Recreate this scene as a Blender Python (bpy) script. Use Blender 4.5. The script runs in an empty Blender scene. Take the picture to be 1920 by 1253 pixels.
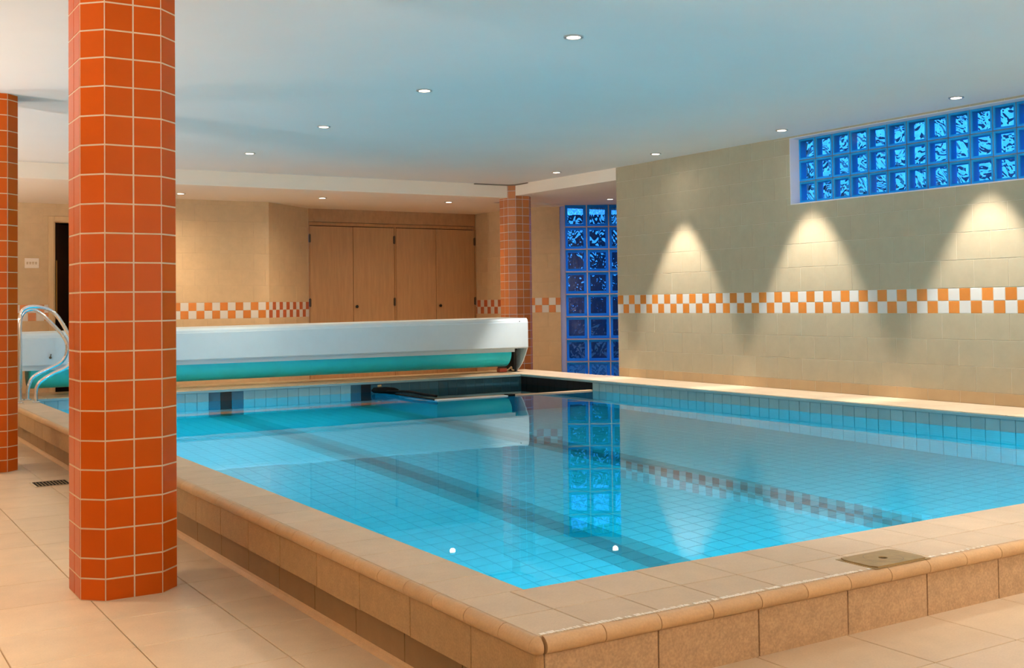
import bpy, bmesh, math, random
from math import sin, cos, pi, radians, sqrt
from mathutils import Vector, Matrix
random.seed(7)
S = bpy.context.scene
COL = S.collection

# ------------------------------------------------------------------ camera
cd = bpy.data.cameras.new('camera'); cam = bpy.data.objects.new('camera', cd); COL.objects.link(cam)
cd.sensor_width = 36.0; cd.lens = 39.62; cd.shift_x = -0.00053; cd.shift_y = -0.06088
cd.clip_start = 0.05; cd.clip_end = 200
YAW, PITCH, ROLL = 0.5598, 0.0285, 0.0125
_f = Vector((sin(YAW)*cos(PITCH), cos(YAW)*cos(PITCH), sin(PITCH)))
_r = Vector((cos(YAW), -sin(YAW), 0)); _d = _f.cross(_r)
_r2 = cos(ROLL)*_r + sin(ROLL)*_d; _d2 = -sin(ROLL)*_r + cos(ROLL)*_d
cam.matrix_world = Matrix(((_r2.x, -_d2.x, -_f.x, -7.677), (_r2.y, -_d2.y, -_f.y, -10.045),
                           (_r2.z, -_d2.z, -_f.z, 1.120), (0, 0, 0, 1)))
S.camera = cam

# ------------------------------------------------------------------ colour management, world
S.view_settings.view_transform = 'Standard'; S.view_settings.look = 'None'
S.view_settings.gamma = 1.0; S.view_settings.use_curve_mapping = False
S.view_settings.exposure = 0.0
cy = S.cycles
cy.max_bounces = 14; cy.diffuse_bounces = 6; cy.glossy_bounces = 5; cy.transmission_bounces = 10; cy.transparent_max_bounces = 12
cy.caustics_refractive = True; cy.caustics_reflective = False; cy.sample_clamp_indirect = 6.0; cy.blur_glossy = 0.5
w = bpy.data.worlds.new('dusk_sky'); S.world = w; w.use_nodes = True
nt = w.node_tree; nt.nodes.clear()
tc = nt.nodes.new('ShaderNodeTexCoord'); sx = nt.nodes.new('ShaderNodeSeparateXYZ'); rp = nt.nodes.new('ShaderNodeValToRGB')
bg = nt.nodes.new('ShaderNodeBackground'); wo = nt.nodes.new('ShaderNodeOutputWorld')
nt.links.new(tc.outputs['Generated'], sx.inputs[0]); nt.links.new(sx.outputs['Z'], rp.inputs[0])
nt.links.new(rp.outputs[0], bg.inputs[0]); nt.links.new(bg.outputs[0], wo.inputs[0])
rp.color_ramp.elements[0].position = 0.0; rp.color_ramp.elements[0].color = (0.04, 0.30, 1.0, 1)
rp.color_ramp.elements[1].position = 0.8; rp.color_ramp.elements[1].color = (0.01, 0.12, 0.75, 1)
bg.inputs[1].default_value = 4.0

# light levels, tuned together
LAMP_SPOT = 60.0      # narrow beam of each ceiling downlight (W)
LAMP_SPILL = 48.0     # wide spill of each ceiling downlight (W)
SOFFIT_SPOT = 60.0; SOFFIT_SPILL = 60.0
AISLE_SPOT = 195.0
FILL_UPLIGHT = 72.0        # added fill uplighters on the unseen walls (W)
POOL_LAMP = 80.0
WALL_SPOT = 300.0     # the row that grazes the right wall
PALE = (1.0, 0.88, 0.78); WARM = (1.0, 0.80, 0.58); WARMER = (1.0, 0.74, 0.50)
POOL_COL = (0.06, 0.72, 1.0)

# ------------------------------------------------------------------ materials
def new_mat(name):
    m = bpy.data.materials.new(name); m.use_nodes = True
    return m, m.node_tree, m.node_tree.nodes['Principled BSDF']
def mat(name, col, rough=0.5, var=0.0, noise=0.0, nscale=6.0, bump=0.0, bscale=40.0, metal=0.0, spec=0.5, coat=0.0, stretch=None, fine=0.0):
    """principled with per-object value change, soft mottling and fine bump"""
    m, nt, b = new_mat(name)
    N = nt.nodes; L = nt.links
    b.inputs['Roughness'].default_value = rough; b.inputs['Metallic'].default_value = metal
    b.inputs['Specular IOR Level'].default_value = spec; b.inputs['Coat Weight'].default_value = coat
    src = None
    geo = N.new('ShaderNodeNewGeometry'); pos = geo.outputs['Position']
    if stretch:
        mp = N.new('ShaderNodeMapping'); mp.inputs['Scale'].default_value = stretch; L.new(pos, mp.inputs[0]); pos = mp.outputs[0]
    rgb = N.new('ShaderNodeRGB'); rgb.outputs[0].default_value = (*col, 1); src = rgb.outputs[0]
    if noise:
        nz = N.new('ShaderNodeTexNoise'); nz.inputs['Scale'].default_value = nscale; nz.inputs['Detail'].default_value = 6; nz.inputs['Roughness'].default_value = 0.65
        L.new(pos, nz.inputs['Vector'])
        mr = N.new('ShaderNodeMapRange'); mr.inputs[1].default_value = 0.3; mr.inputs[2].default_value = 0.7
        mr.inputs[3].default_value = 1-noise; mr.inputs[4].default_value = 1+noise
        L.new(nz.outputs[0], mr.inputs[0])
        mx = N.new('ShaderNodeVectorMath'); mx.operation = 'SCALE'; L.new(src, mx.inputs[0]); L.new(mr.outputs[0], mx.inputs['Scale']); src = mx.outputs[0]
    if fine:
        n2 = N.new('ShaderNodeTexNoise'); n2.inputs['Scale'].default_value = 160; n2.inputs['Detail'].default_value = 3; L.new(pos, n2.inputs['Vector'])
        mr = N.new('ShaderNodeMapRange'); mr.inputs[1].default_value = 0.35; mr.inputs[2].default_value = 0.65
        mr.inputs[3].default_value = 1-fine; mr.inputs[4].default_value = 1+fine*0.6; L.new(n2.outputs[0], mr.inputs[0])
        mx = N.new('ShaderNodeVectorMath'); mx.operation = 'SCALE'; L.new(src, mx.inputs[0]); L.new(mr.outputs[0], mx.inputs['Scale']); src = mx.outputs[0]
    if var:
        oi = N.new('ShaderNodeObjectInfo'); mr = N.new('ShaderNodeMapRange'); mr.inputs[3].default_value = 1-var; mr.inputs[4].default_value = 1+var
        L.new(oi.outputs['Random'], mr.inputs[0])
        mx = N.new('ShaderNodeVectorMath'); mx.operation = 'SCALE'; L.new(src, mx.inputs[0]); L.new(mr.outputs[0], mx.inputs['Scale']); src = mx.outputs[0]
    L.new(src, b.inputs['Base Color'])
    if bump:
        nb = N.new('ShaderNodeTexNoise'); nb.inputs['Scale'].default_value = bscale; nb.inputs['Detail'].default_value = 4; L.new(pos, nb.inputs['Vector'])
        bp = N.new('ShaderNodeBump'); bp.inputs['Strength'].default_value = bump; bp.inputs['Distance'].default_value = 0.004
        L.new(nb.outputs[0], bp.inputs['Height']); L.new(bp.outputs[0], b.inputs['Normal'])
    return m
def emit_mat(name, col, s):
    m, nt, b = new_mat(name); b.inputs['Base Color'].default_value = (*col, 1)
    b.inputs['Emission Color'].default_value = (*col, 1); b.inputs['Emission Strength'].default_value = s
    return m

M = {}
M['ceiling'] = mat('white_ceiling_paint', (0.80, 0.79, 0.76), 0.9, noise=0.02, nscale=0.8)
M['soffit'] = mat('cream_ceiling_paint', (0.88, 0.79, 0.67), 0.9, noise=0.02, nscale=1.0)
M['grout_wall'] = mat('cream_wall_grout', (0.62, 0.56, 0.42), 0.9)
M['wall_tile'] = mat('cream_wall_tile', (0.425, 0.365, 0.245), 0.42, var=0.012, noise=0.05, nscale=9, bump=0.12, bscale=25)
M['back_tile'] = mat('warm_lit_wall_tile', (0.60, 0.44, 0.26), 0.5, var=0.012, noise=0.06, nscale=9, bump=0.12, bscale=25)  # cream tile and grout, with the warm light painted in as tan
M['grout_back'] = mat('warm_lit_wall_grout', (0.60, 0.46, 0.30), 0.9)
M['base_tile'] = mat('sand_skirting_tile', (0.46, 0.32, 0.17), 0.45, var=0.05, noise=0.05)
M['band_orange'] = mat('orange_band_glaze', (0.62, 0.20, 0.028), 0.25, var=0.10, noise=0.05, nscale=14)
M['band_white'] = mat('white_band_glaze', (0.66, 0.65, 0.61), 0.25, var=0.03)
M['band_orange_shaded'] = mat('shaded_orange_band_glaze', (0.52, 0.12, 0.04), 0.3, var=0.10)  # orange glaze with the shade of the turned walls put into its colour
M['col_tile'] = mat('orange_column_glaze', (0.46, 0.076, 0.004), 0.30, spec=0.09, var=0.05, noise=0.05, nscale=5, bump=0.05, bscale=8)
M['col_grout'] = mat('beige_column_grout', (0.62, 0.50, 0.36), 0.9)
M['col_grout_far'] = mat('lilac_grey_column_grout', (0.60, 0.58, 0.60), 0.9)
M['col_tile_far'] = mat('brown_orange_column_glaze', (0.50, 0.16, 0.045), 0.33, var=0.12, noise=0.05)
M['floor_tile'] = mat('beige_floor_tile', (0.60, 0.47, 0.32), 0.36, var=0.04, noise=0.07, nscale=7, bump=0.05, bscale=60, fine=0.05)
M['floor_grout'] = mat('brown_floor_grout', (0.40, 0.26, 0.14), 0.9)
M['coping'] = mat('sand_coping_tile', (0.58, 0.46, 0.32), 0.5, var=0.05, noise=0.06, nscale=9, bump=0.15, bscale=60, fine=0.05)
M['core'] = mat('tan_tile_mortar', (0.52, 0.36, 0.20), 0.9)
M['coping_far'] = mat('glossy_tan_coping_tile', (0.60, 0.42, 0.26), 0.22, var=0.05, noise=0.06, nscale=9)
M['coping_grout'] = mat('tan_coping_grout', (0.42, 0.27, 0.15), 0.9)
M['bullnose'] = mat('tan_bullnose_tile', (0.54, 0.35, 0.18), 0.45, var=0.06, noise=0.06, nscale=14, fine=0.06)
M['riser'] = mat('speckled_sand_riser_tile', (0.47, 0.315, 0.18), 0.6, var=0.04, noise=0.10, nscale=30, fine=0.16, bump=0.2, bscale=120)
M['skirt'] = mat('shaded_sand_skirt_tile', (0.38, 0.235, 0.105), 0.6, var=0.04, noise=0.10, nscale=30, fine=0.12)  # same tile as the riser, darkened for the shade on the left side
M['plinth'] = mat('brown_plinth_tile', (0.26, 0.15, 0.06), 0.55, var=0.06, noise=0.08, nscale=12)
M['white_grout'] = mat('worn_white_grout', (0.88, 0.85, 0.78), 0.8, noise=0.15, nscale=60)
M['black'] = mat('black_rubber', (0.004, 0.005, 0.006), 0.7, spec=0.1)
M['dark'] = mat('dark_recess', (0.012, 0.012, 0.014), 0.8)
M['pool_tile'] = mat('pale_aqua_pool_tile', (0.26, 0.45, 0.49), 0.3, var=0.05, noise=0.05, nscale=8)
M['pool_grout'] = mat('aqua_pool_grout', (0.12, 0.25, 0.28), 0.8)
M['lane_tile'] = mat('teal_lane_tile', (0.12, 0.275, 0.29), 0.3, var=0.05)
M['lane_core'] = mat('dark_teal_lane_tile', (0.07, 0.17, 0.185), 0.3, var=0.05)
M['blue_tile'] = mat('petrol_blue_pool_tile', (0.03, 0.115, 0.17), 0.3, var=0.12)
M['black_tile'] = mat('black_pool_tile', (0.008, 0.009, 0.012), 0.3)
M['panel'] = mat('off_white_painted_steel', (0.70, 0.86, 0.95), 0.45, noise=0.03, nscale=3)
M['roller'] = mat('pool_lit_cover_slats', (0.02, 0.78, 1.0), 0.45, noise=0.06, nscale=4)  # pale cover; the pool's cyan glow is put into its colour
M['wood'] = mat('birch_veneer_door', (0.47, 0.265, 0.12), 0.5, noise=0.13, nscale=5, stretch=(5, 5, 0.45), bump=0.05)
M['wood_frame'] = mat('birch_door_frame', (0.42, 0.22, 0.09), 0.5, noise=0.13, nscale=5, stretch=(5, 5, 0.5))
M['wood_head'] = mat('birch_header_board', (0.42, 0.235, 0.11), 0.5, noise=0.12, nscale=5, stretch=(3, 3, 1.5))
M['pale_wood'] = mat('pale_wood_door_frame', (0.66, 0.48, 0.27), 0.5, noise=0.05, stretch=(8, 8, 0.5))
M['dark_wood'] = mat('dark_brown_door', (0.035, 0.018, 0.010), 0.35, noise=0.2, stretch=(8, 8, 0.6))
M['hinge'] = mat('bronze_hinge', (0.10, 0.075, 0.05), 0.35, metal=0.9)
M['brass'] = mat('brass', (0.75, 0.50, 0.16), 0.3, metal=1.0)
M['knob'] = mat('dark_bronze_knob', (0.04, 0.035, 0.03), 0.3, metal=0.7)
M['steel'] = mat('polished_steel', (0.75, 0.76, 0.77), 0.10, metal=1.0)
M['switch'] = mat('white_switch_plastic', (0.82, 0.74, 0.64), 0.4)
M['toggle'] = mat('beige_rocker', (0.60, 0.48, 0.34), 0.4)
M['hatch'] = mat('olive_bronze_plate', (0.34, 0.235, 0.10), 0.5, metal=0.1, noise=0.18, nscale=25, bump=0.1)
M['trim_ring'] = mat('brushed_trim_ring', (0.55, 0.53, 0.50), 0.35, metal=0.8)
M['lamp'] = emit_mat('lit_lamp_glass', (1.0, 0.86, 0.66), 14.0)
M['pool_lamp'] = emit_mat('lit_pool_lamp_glass', (0.45, 0.90, 1.0), 3.0)
M['mortar'] = mat('grey_blue_mortar', (0.14, 0.24, 0.32), 0.8)
M['mortar_pink'] = mat('pinkish_mortar', (0.62, 0.52, 0.50), 0.8)
M['plaster'] = mat('white_plaster_reveal', (0.72, 0.72, 0.74), 0.85)
M['frame_blue_lit'] = mat('frame_with_window_glow', (0.34, 0.42, 0.85), 0.6)  # plaster strip with the window's blue glow painted into it
M['rail_pale'] = mat('pale_aluminium_rail', (0.72, 0.72, 0.68), 0.4, metal=0.3)
M['rail_tan'] = mat('tan_edge_rail', (0.62, 0.42, 0.24), 0.4)
M['garden'] = mat('dark_unseen_outdoors', (0.012, 0.016, 0.025), 0.9, noise=0.5, nscale=3)
M['copper'] = mat('red_drive_box', (0.40, 0.06, 0.03), 0.5)
M['plain'] = mat('plain_far_paint', (0.60, 0.50, 0.36), 0.8)

def glass_block_mats(tag, rim, dark, clear, scale):
    # front skin: clear glossy pane with slight ripple
    m, nt, b = new_mat('clear_block_front_' + tag); N = nt.nodes; L = nt.links; N.remove(b)
    out = N['Material Output']; tr = N.new('ShaderNodeBsdfTransparent'); gl = N.new('ShaderNodeBsdfGlossy'); mx = N.new('ShaderNodeMixShader')
    fr = N.new('ShaderNodeFresnel'); fr.inputs[0].default_value = 1.4
    tr.inputs[0].default_value = (0.80, 0.92, 1.0, 1); gl.inputs['Roughness'].default_value = 0.06
    nz = N.new('ShaderNodeTexNoise'); nz.inputs['Scale'].default_value = 22; bp = N.new('ShaderNodeBump'); bp.inputs['Strength'].default_value = 0.25; bp.inputs['Distance'].default_value = 0.01
    g = N.new('ShaderNodeNewGeometry'); L.new(g.outputs['Position'], nz.inputs['Vector']); L.new(nz.outputs[0], bp.inputs['Height']); L.new(bp.outputs[0], gl.inputs['Normal'])
    L.new(fr.outputs[0], mx.inputs[0]); L.new(tr.outputs[0], mx.inputs[1]); L.new(gl.outputs[0], mx.inputs[2]); L.new(mx.outputs[0], out.inputs[0])
    front = m
    # side walls: milky blue glass
    m, nt, b = new_mat('milky_block_side_' + tag); N = nt.nodes; L = nt.links; N.remove(b)
    out = N['Material Output']; df = N.new('ShaderNodeBsdfDiffuse'); tl = N.new('ShaderNodeBsdfTranslucent'); mx = N.new('ShaderNodeMixShader'); mx.inputs[0].default_value = 0.72
    df.inputs[0].default_value = (*rim, 1); tl.inputs[0].default_value = (*rim, 1)
    L.new(df.outputs[0], mx.inputs[1]); L.new(tl.outputs[0], mx.inputs[2]); L.new(mx.outputs[0], out.inputs[0])
    side = m
    # back skin: strongly rippled refracting glass
    m, nt, b = new_mat('rippled_block_back_' + tag); N = nt.nodes; L = nt.links; N.remove(b)
    out = N['Material Output']; rf = N.new('ShaderNodeBsdfRefraction'); gl = N.new('ShaderNodeBsdfGlossy'); mx = N.new('ShaderNodeMixShader'); mx.inputs[0].default_value = 0.08
    rf.inputs['IOR'].default_value = 1.45; rf.inputs['Roughness'].default_value = 0.02; rf.inputs[0].default_value = (0.6, 0.78, 0.64, 1); gl.inputs['Roughness'].default_value = 0.1
    g = N.new('ShaderNodeNewGeometry')
    mp = N.new('ShaderNodeMapping'); mp.inputs['Rotation'].default_value = (0.6, 0.6, 0.4); mp.inputs['Scale'].default_value = dark
    L.new(g.outputs['Position'], mp.inputs[0])
    vz = N.new('ShaderNodeTexNoise'); vz.inputs['Scale'].default_value = scale; vz.inputs['Detail'].default_value = 1.2; vz.inputs['Distortion'].default_value = 2.2
    L.new(mp.outputs[0], vz.inputs['Vector'])
    bp = N.new('ShaderNodeBump'); bp.inputs['Strength'].default_value = 1.0; bp.inputs['Distance'].default_value = 0.14
    L.new(vz.outputs[0], bp.inputs['Height']); L.new(bp.outputs[0], rf.inputs['Normal']); L.new(bp.outputs[0], gl.inputs['Normal'])
    tp = N.new('ShaderNodeBsdfTransparent'); m2 = N.new('ShaderNodeMixShader'); m2.inputs[0].default_value = clear
    L.new(rf.outputs[0], mx.inputs[1]); L.new(gl.outputs[0], mx.inputs[2])
    L.new(mx.outputs[0], m2.inputs[1]); L.new(tp.outputs[0], m2.inputs[2]); L.new(m2.outputs[0], out.inputs[0])
    return front, side, m
GB_UP = glass_block_mats('upper', (0.07, 0.74, 1.0), (1, 1, 1), 0.03, 8.0)
GB_TALL = glass_block_mats('tall', (0.05, 0.52, 1.0), (1.2, 1.2, 0.6), 0.35, 8.0)

# water surface: refracting and mirroring sheet with faint ripples
def water_mat():
    m, nt, b = new_mat('clear_pool_water'); N = nt.nodes; L = nt.links; N.remove(b)
    out = N['Material Output']; rf = N.new('ShaderNodeBsdfRefraction'); gl = N.new('ShaderNodeBsdfGlossy'); mx = N.new('ShaderNodeMixShader'); fr = N.new('ShaderNodeFresnel')
    rf.inputs['IOR'].default_value = 1.333; rf.inputs['Roughness'].default_value = 0.0; rf.inputs[0].default_value = (0.14, 0.93, 1.0, 1)
    gl.inputs['Roughness'].default_value = 0.012; fr.inputs[0].default_value = 1.18
    g = N.new('ShaderNodeNewGeometry'); mp = N.new('ShaderNodeMapping'); mp.inputs['Scale'].default_value = (1, 0.6, 1); L.new(g.outputs['Position'], mp.inputs[0])
    nz = N.new('ShaderNodeTexNoise'); nz.inputs['Scale'].default_value = 3.0; nz.inputs['Detail'].default_value = 2; L.new(mp.outputs[0], nz.inputs['Vector'])
    bp = N.new('ShaderNodeBump'); bp.inputs['Strength'].default_value = 0.02; bp.inputs['Distance'].default_value = 0.02; L.new(nz.outputs[0], bp.inputs['Height'])
    for n in (rf, gl, fr): L.new(bp.outputs[0], n.inputs['Normal'])
    L.new(fr.outputs[0], mx.inputs[0]); L.new(rf.outputs[0], mx.inputs[1]); L.new(gl.outputs[0], mx.inputs[2]); L.new(mx.outputs[0], out.inputs[0])
    return m
M['water'] = water_mat()

# ------------------------------------------------------------------ helpers
PM = {}
def link(o, parent=None, W=None):
    """link o with world matrix W under parent (parents are tracked without a depsgraph update)"""
    COL.objects.link(o); W = W or Matrix.Identity(4)
    if parent is not None:
        o.parent = parent; o.matrix_basis = PM[parent.as_pointer()].inverted() @ W
    else:
        o.matrix_basis = W
    PM[o.as_pointer()] = W
    return o
def thing(name, label, cat, loc=(0, 0, 0), group=None):
    o = bpy.data.objects.new(name, None); o.empty_display_size = 0.1
    link(o, None, Matrix.Translation(loc)); return tag(o, label, cat, group)
def tag(o, label, cat, group=None, kind=None):
    o['label'] = label; o['category'] = cat
    if group: o['group'] = group
    if kind: o['kind'] = kind
    return o
def mesh(name, verts, faces, m, idx=None):
    me = bpy.data.meshes.new(name); me.from_pydata(verts, [], faces)
    for mm in (m if isinstance(m, (list, tuple)) else [m]): me.materials.append(mm)
    if idx: me.polygons.foreach_set('material_index', idx)
    me.update(); return me
def obj(name, me, parent=None, W=None):
    return link(bpy.data.objects.new(name, me), parent, W)
def centred(name, V, F, m, parent=None, idx=None, smooth=False):
    """mesh from world vertices, with its origin at the bottom centre"""
    xs = [v[0] for v in V]; ys = [v[1] for v in V]; zs = [v[2] for v in V]
    c = Vector(((min(xs)+max(xs))/2, (min(ys)+max(ys))/2, min(zs)))
    me = mesh(name, [Vector(v)-c for v in V], F, m, idx)
    if smooth: me.polygons.foreach_set('use_smooth', [True]*len(me.polygons))
    return obj(name, me, parent, Matrix.Translation(c))
class B:
    """collects boxes, prisms and tubes into one mesh"""
    def __init__(s): s.V = []; s.F = []
    def add(s, V, F):
        k = len(s.V); s.V += [tuple(v) for v in V]; s.F += [[i+k for i in f] for f in F]; return s
    def box(s, x0, x1, y0, y1, z0, z1, bev=0.0):
        if not bev:
            V = [(x, y, z) for z in (z0, z1) for y in (y0, y1) for x in (x0, x1)]
            return s.add(V, [[0, 2, 3, 1], [4, 5, 7, 6], [0, 1, 5, 4], [2, 6, 7, 3], [0, 4, 6, 2], [1, 3, 7, 5]])
        bm = bmesh.new(); bmesh.ops.create_cube(bm, size=1)
        for v in bm.verts: v.co = Vector(((x0+x1)/2+v.co.x*(x1-x0), (y0+y1)/2+v.co.y*(y1-y0), (z0+z1)/2+v.co.z*(z1-z0)))
        bmesh.ops.bevel(bm, geom=bm.edges[:], offset=bev, segments=2, profile=0.5, affect='EDGES')
        bm.verts.index_update(); V = [v.co.copy() for v in bm.verts]; F = [[v.index for v in f.verts] for f in bm.faces]; bm.free()
        return s.add(V, F)
    def prism(s, pts, a, b, axis):
        """closed outline pts in the two other axes, extruded from a to b along axis"""
        def P(p, t):
            return {'x': (t, p[0], p[1]), 'y': (p[0], t, p[1]), 'z': (p[0], p[1], t)}[axis]
        n = len(pts); V = [P(p, a) for p in pts] + [P(p, b) for p in pts]
        F = [list(range(n))[::-1], list(range(n, 2*n))] + [[i, (i+1) % n, n+(i+1) % n, n+i] for i in range(n)]
        return s.add(V, F)
    def tube(s, path, r, n=12, cap=True):
        P = [Vector(p) for p in path]; V = []; F = []
        t0 = (P[1]-P[0]).normalized(); up = Vector((0, 1, 0)) if abs(t0.y) < 0.9 else Vector((1, 0, 0))
        for i, p in enumerate(P):
            t = (P[min(i+1, len(P)-1)]-P[max(i-1, 0)]).normalized()
            a = (up - t*up.dot(t)).normalized(); b = t.cross(a); rr = r[i] if isinstance(r, (list, tuple)) else r
            V += [p + rr*(cos(2*pi*k/n)*a + sin(2*pi*k/n)*b) for k in range(n)]
        for i in range(len(P)-1):
            F += [[i*n+k, i*n+(k+1) % n, (i+1)*n+(k+1) % n, (i+1)*n+k] for k in range(n)]
        if cap: F += [list(range(n))[::-1], [(len(P)-1)*n+k for k in range(n)]]
        return s.add(V, F)
    def build(s, name, m, parent=None, smooth=False): return centred(name, s.V, s.F, m, parent, smooth=smooth)
def structure(o): o['kind'] = 'structure'; return o
def smooth_path(pts, n=6):
    out = []; P = [Vector(p) for p in pts]
    for i in range(len(P)-1):
        p0, p1, p2, p3 = P[max(i-1, 0)], P[i], P[i+1], P[min(i+2, len(P)-1)]
        for k in range(n):
            t = k/n; out.append(0.5*((2*p1)+(-p0+p2)*t+(2*p0-5*p1+4*p2-p3)*t*t+(-p0+3*p1-3*p2+p3)*t**3))
    return out + [P[-1]]

TC = {}
def tile_geo(w_, h_, t, g, c):
    """chamfered slab in local x,y with its face at z=0 and its back at z=-t"""
    x0, x1, y0, y1 = g/2, w_-g/2, g/2, h_-g/2
    V = [(x0, y0, -t), (x1, y0, -t), (x1, y1, -t), (x0, y1, -t), (x0, y0, -c), (x1, y0, -c), (x1, y1, -c), (x0, y1, -c),
         (x0+c, y0+c, 0), (x1-c, y0+c, 0), (x1-c, y1-c, 0), (x0+c, y1-c, 0)]
    F = [[8, 9, 10, 11]]
    for i in range(4):
        j = (i+1) % 4; F += [[i, j, 4+j, 4+i], [4+i, 4+j, 8+j, 8+i]]
    return V, F
def tile(parent, name, O, U, V, w_, h_, m, t=0.006, g=0.004, c=0.0015):
    """one tile whose lower left corner is at O, U along its width, V along its height, face outwards (U x V)"""
    if w_ < 0.012 or h_ < 0.012: return None
    key = (round(w_, 3), round(h_, 3), m.name, t, g)
    me = TC.get(key)
    if me is None:
        me = mesh(name, *tile_geo(w_, h_, t, g, c), m); TC[key] = me
    U = Vector(U).normalized(); V = Vector(V).normalized(); Nn = U.cross(V)
    W = Matrix(((U.x, V.x, Nn.x, O[0]), (U.y, V.y, Nn.y, O[1]), (U.z, V.z, Nn.z, O[2]), (0, 0, 0, 1)))
    return obj(name, me, parent, W)
def tiles_stuff(parent, name, items, m, t=0.006, g=0.004, c=0.0015):
    """many tiles joined; items = (O, U, V, w, h)"""
    b = B()
    for O, U, V, w_, h_ in items:
        if w_ < 0.012 or h_ < 0.012: continue
        U = Vector(U); V = Vector(V); Nn = U.cross(V); O = Vector(O)
        vs, fs = tile_geo(w_, h_, t, g, c); b.add([O+U*v[0]+V*v[1]+Nn*v[2] for v in vs], fs)
    if not b.V: return None
    o = b.build(name, m, parent); o['kind'] = 'stuff'; return o
def cut(r, hole):
    """rect r=(u0,u1,v0,v1) minus hole -> list of rects"""
    u0, u1, v0, v1 = r; a0, a1, b0, b1 = hole
    if a0 >= u1-1e-6 or a1 <= u0+1e-6 or b0 >= v1-1e-6 or b1 <= v0+1e-6: return [r]
    out = []
    if v0 < b0: out.append((u0, u1, v0, b0))
    if v1 > b1: out.append((u0, u1, b1, v1))
    m0, m1 = max(v0, b0), min(v1, b1)
    if u0 < a0: out.append((u0, a0, m0, m1))
    if u1 > a1: out.append((a1, u1, m0, m1))
    return out
def tiled_wall(parent, O, U, L, zrows, tw, m, band=None, band_mats=None, off=0.0, holes=(), visible=None, base=None):
    """running-bond tiles on a vertical wall; O = bottom left corner of the face as seen, U along it, zrows = joint heights;
    band=(z0, z1, phase) puts two rows of square checker tiles there; visible(u) False -> joined as stuff"""
    Uv = Vector(U).normalized(); Z = Vector((0, 0, 1)); O = Vector(O); rest = []
    for ri in range(len(zrows)-1):
        z0, z1 = zrows[ri], zrows[ri+1]
        if band and abs(z0-band[0]) < 1e-4:
            h = (band[1]-band[0])/2; pitch = band[3]
            n0 = int(math.floor(-band[2]/pitch))-1; k = n0
            while band[2]+k*pitch < L:
                u0 = max(0, band[2]+k*pitch); u1 = min(L, band[2]+(k+1)*pitch)
                for hh in holes:                       # stop the band at door openings
                    if hh[2] < z0 < hh[3] and u1 > hh[0] and u0 < hh[1]:
                        if u0 < hh[0]: u1 = hh[0]
                        elif u1 > hh[1]: u0 = hh[1]
                        else: u1 = u0
                if u1-u0 > 0.015 and (visible is None or visible((u0+u1)/2)):
                    for rr in (0, 1):
                        mm = band_mats[(k+rr) % 2]
                        tile(parent, 'band_tile', O+Uv*u0+Z*(z0+rr*h), Uv, Z, u1-u0, h, mm, t=0.008, g=0.004)
                k += 1
            continue
        mm = base if (base and ri == 0) else m
        o2 = off + (tw/2 if ri % 2 else 0); k = int(math.floor(-o2/tw))-1
        while o2+k*tw < L:
            u0 = max(0, o2+k*tw); u1 = min(L, o2+(k+1)*tw); k += 1
            if u1-u0 < 0.015: continue
            rs = [(u0, u1, z0, z1)]
            for hh in holes: rs = [q for r in rs for q in cut(r, hh)]
            for (a0, a1, b0, b1) in rs:
                if visible is None or visible((a0+a1)/2):
                    tile(parent, 'skirting_tile' if mm is base else 'tile', O+Uv*a0+Z*b0, Uv, Z, a1-a0, b1-b0, mm, g=0.0028)
                else:
                    rest.append((O+Uv*a0+Z*b0, Uv, Z, a1-a0, b1-b0))
    if rest: tiles_stuff(parent, 'far_tiles', rest, m, g=0.0028)

# ------------------------------------------------------------------ key dimensions (metres)
ZC, ZB, ZR = 2.630, 2.465, 2.490        # main ceiling, back soffit, right soffit
DECK = 0.300; NEAR = 0.125; WATER = 0.184; PFLOOR = -1.30
PX0, PX1, PY0, PY1 = -5.925, -0.582, -7.291, 1.12      # pool opening
OX, OY = -6.145, -7.697                                  # outer joint of the coping
DV = Vector((cos(YAW), -sin(YAW), 0))                    # direction of the diagonal window wall
DN = Vector((sin(YAW), cos(YAW), 0))                     # its back
DO = Vector((0.811, 3.179, 0))                           # its left end

# ------------------------------------------------------------------ setting: floor
b = B(); b.box(-9.6, 5, -13.2, 7.5, -0.25, -0.007)
floor_o = structure(b.build('floor', M['floor_grout']))
# cut the pool out of the floor slab by building it from strips instead
bpy.data.objects.remove(floor_o)
b = B()
for x0, x1, y0, y1 in ((-9.6, -6.10, -13.2, 7.5), (-6.10, 5.0, 1.9, 7.5), (-0.05, 5.0, -0.3, 1.9)):
    b.box(x0, x1, y0, y1, -0.15, -0.006)
floor_o = structure(b.build('floor', M['floor_grout']))
TP = 0.385
rest = []
for i in range(-8, 3):
    for j in range(-21, 27):
        x0 = -6.745+i*TP; y0 = -5.035+j*TP; x1 = min(x0+TP, -6.118); y1 = y0+TP
        if x1-x0 < 0.02 or x0 < -9.6: continue
        if y0 > 1.9 or x0 < -8.2 or y0 < -7.4: rest.append(((x0, y0, 0), (1, 0, 0), (0, 1, 0), x1-x0, y1-y0))
        else: tile(floor_o, 'floor_tile', (x0, y0, 0), (1, 0, 0), (0, 1, 0), x1-x0, y1-y0, M['floor_tile'], t=0.005, g=0.004)
tiles_stuff(floor_o, 'far_floor_tiles', rest, M['floor_tile'], t=0.005)
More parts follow.
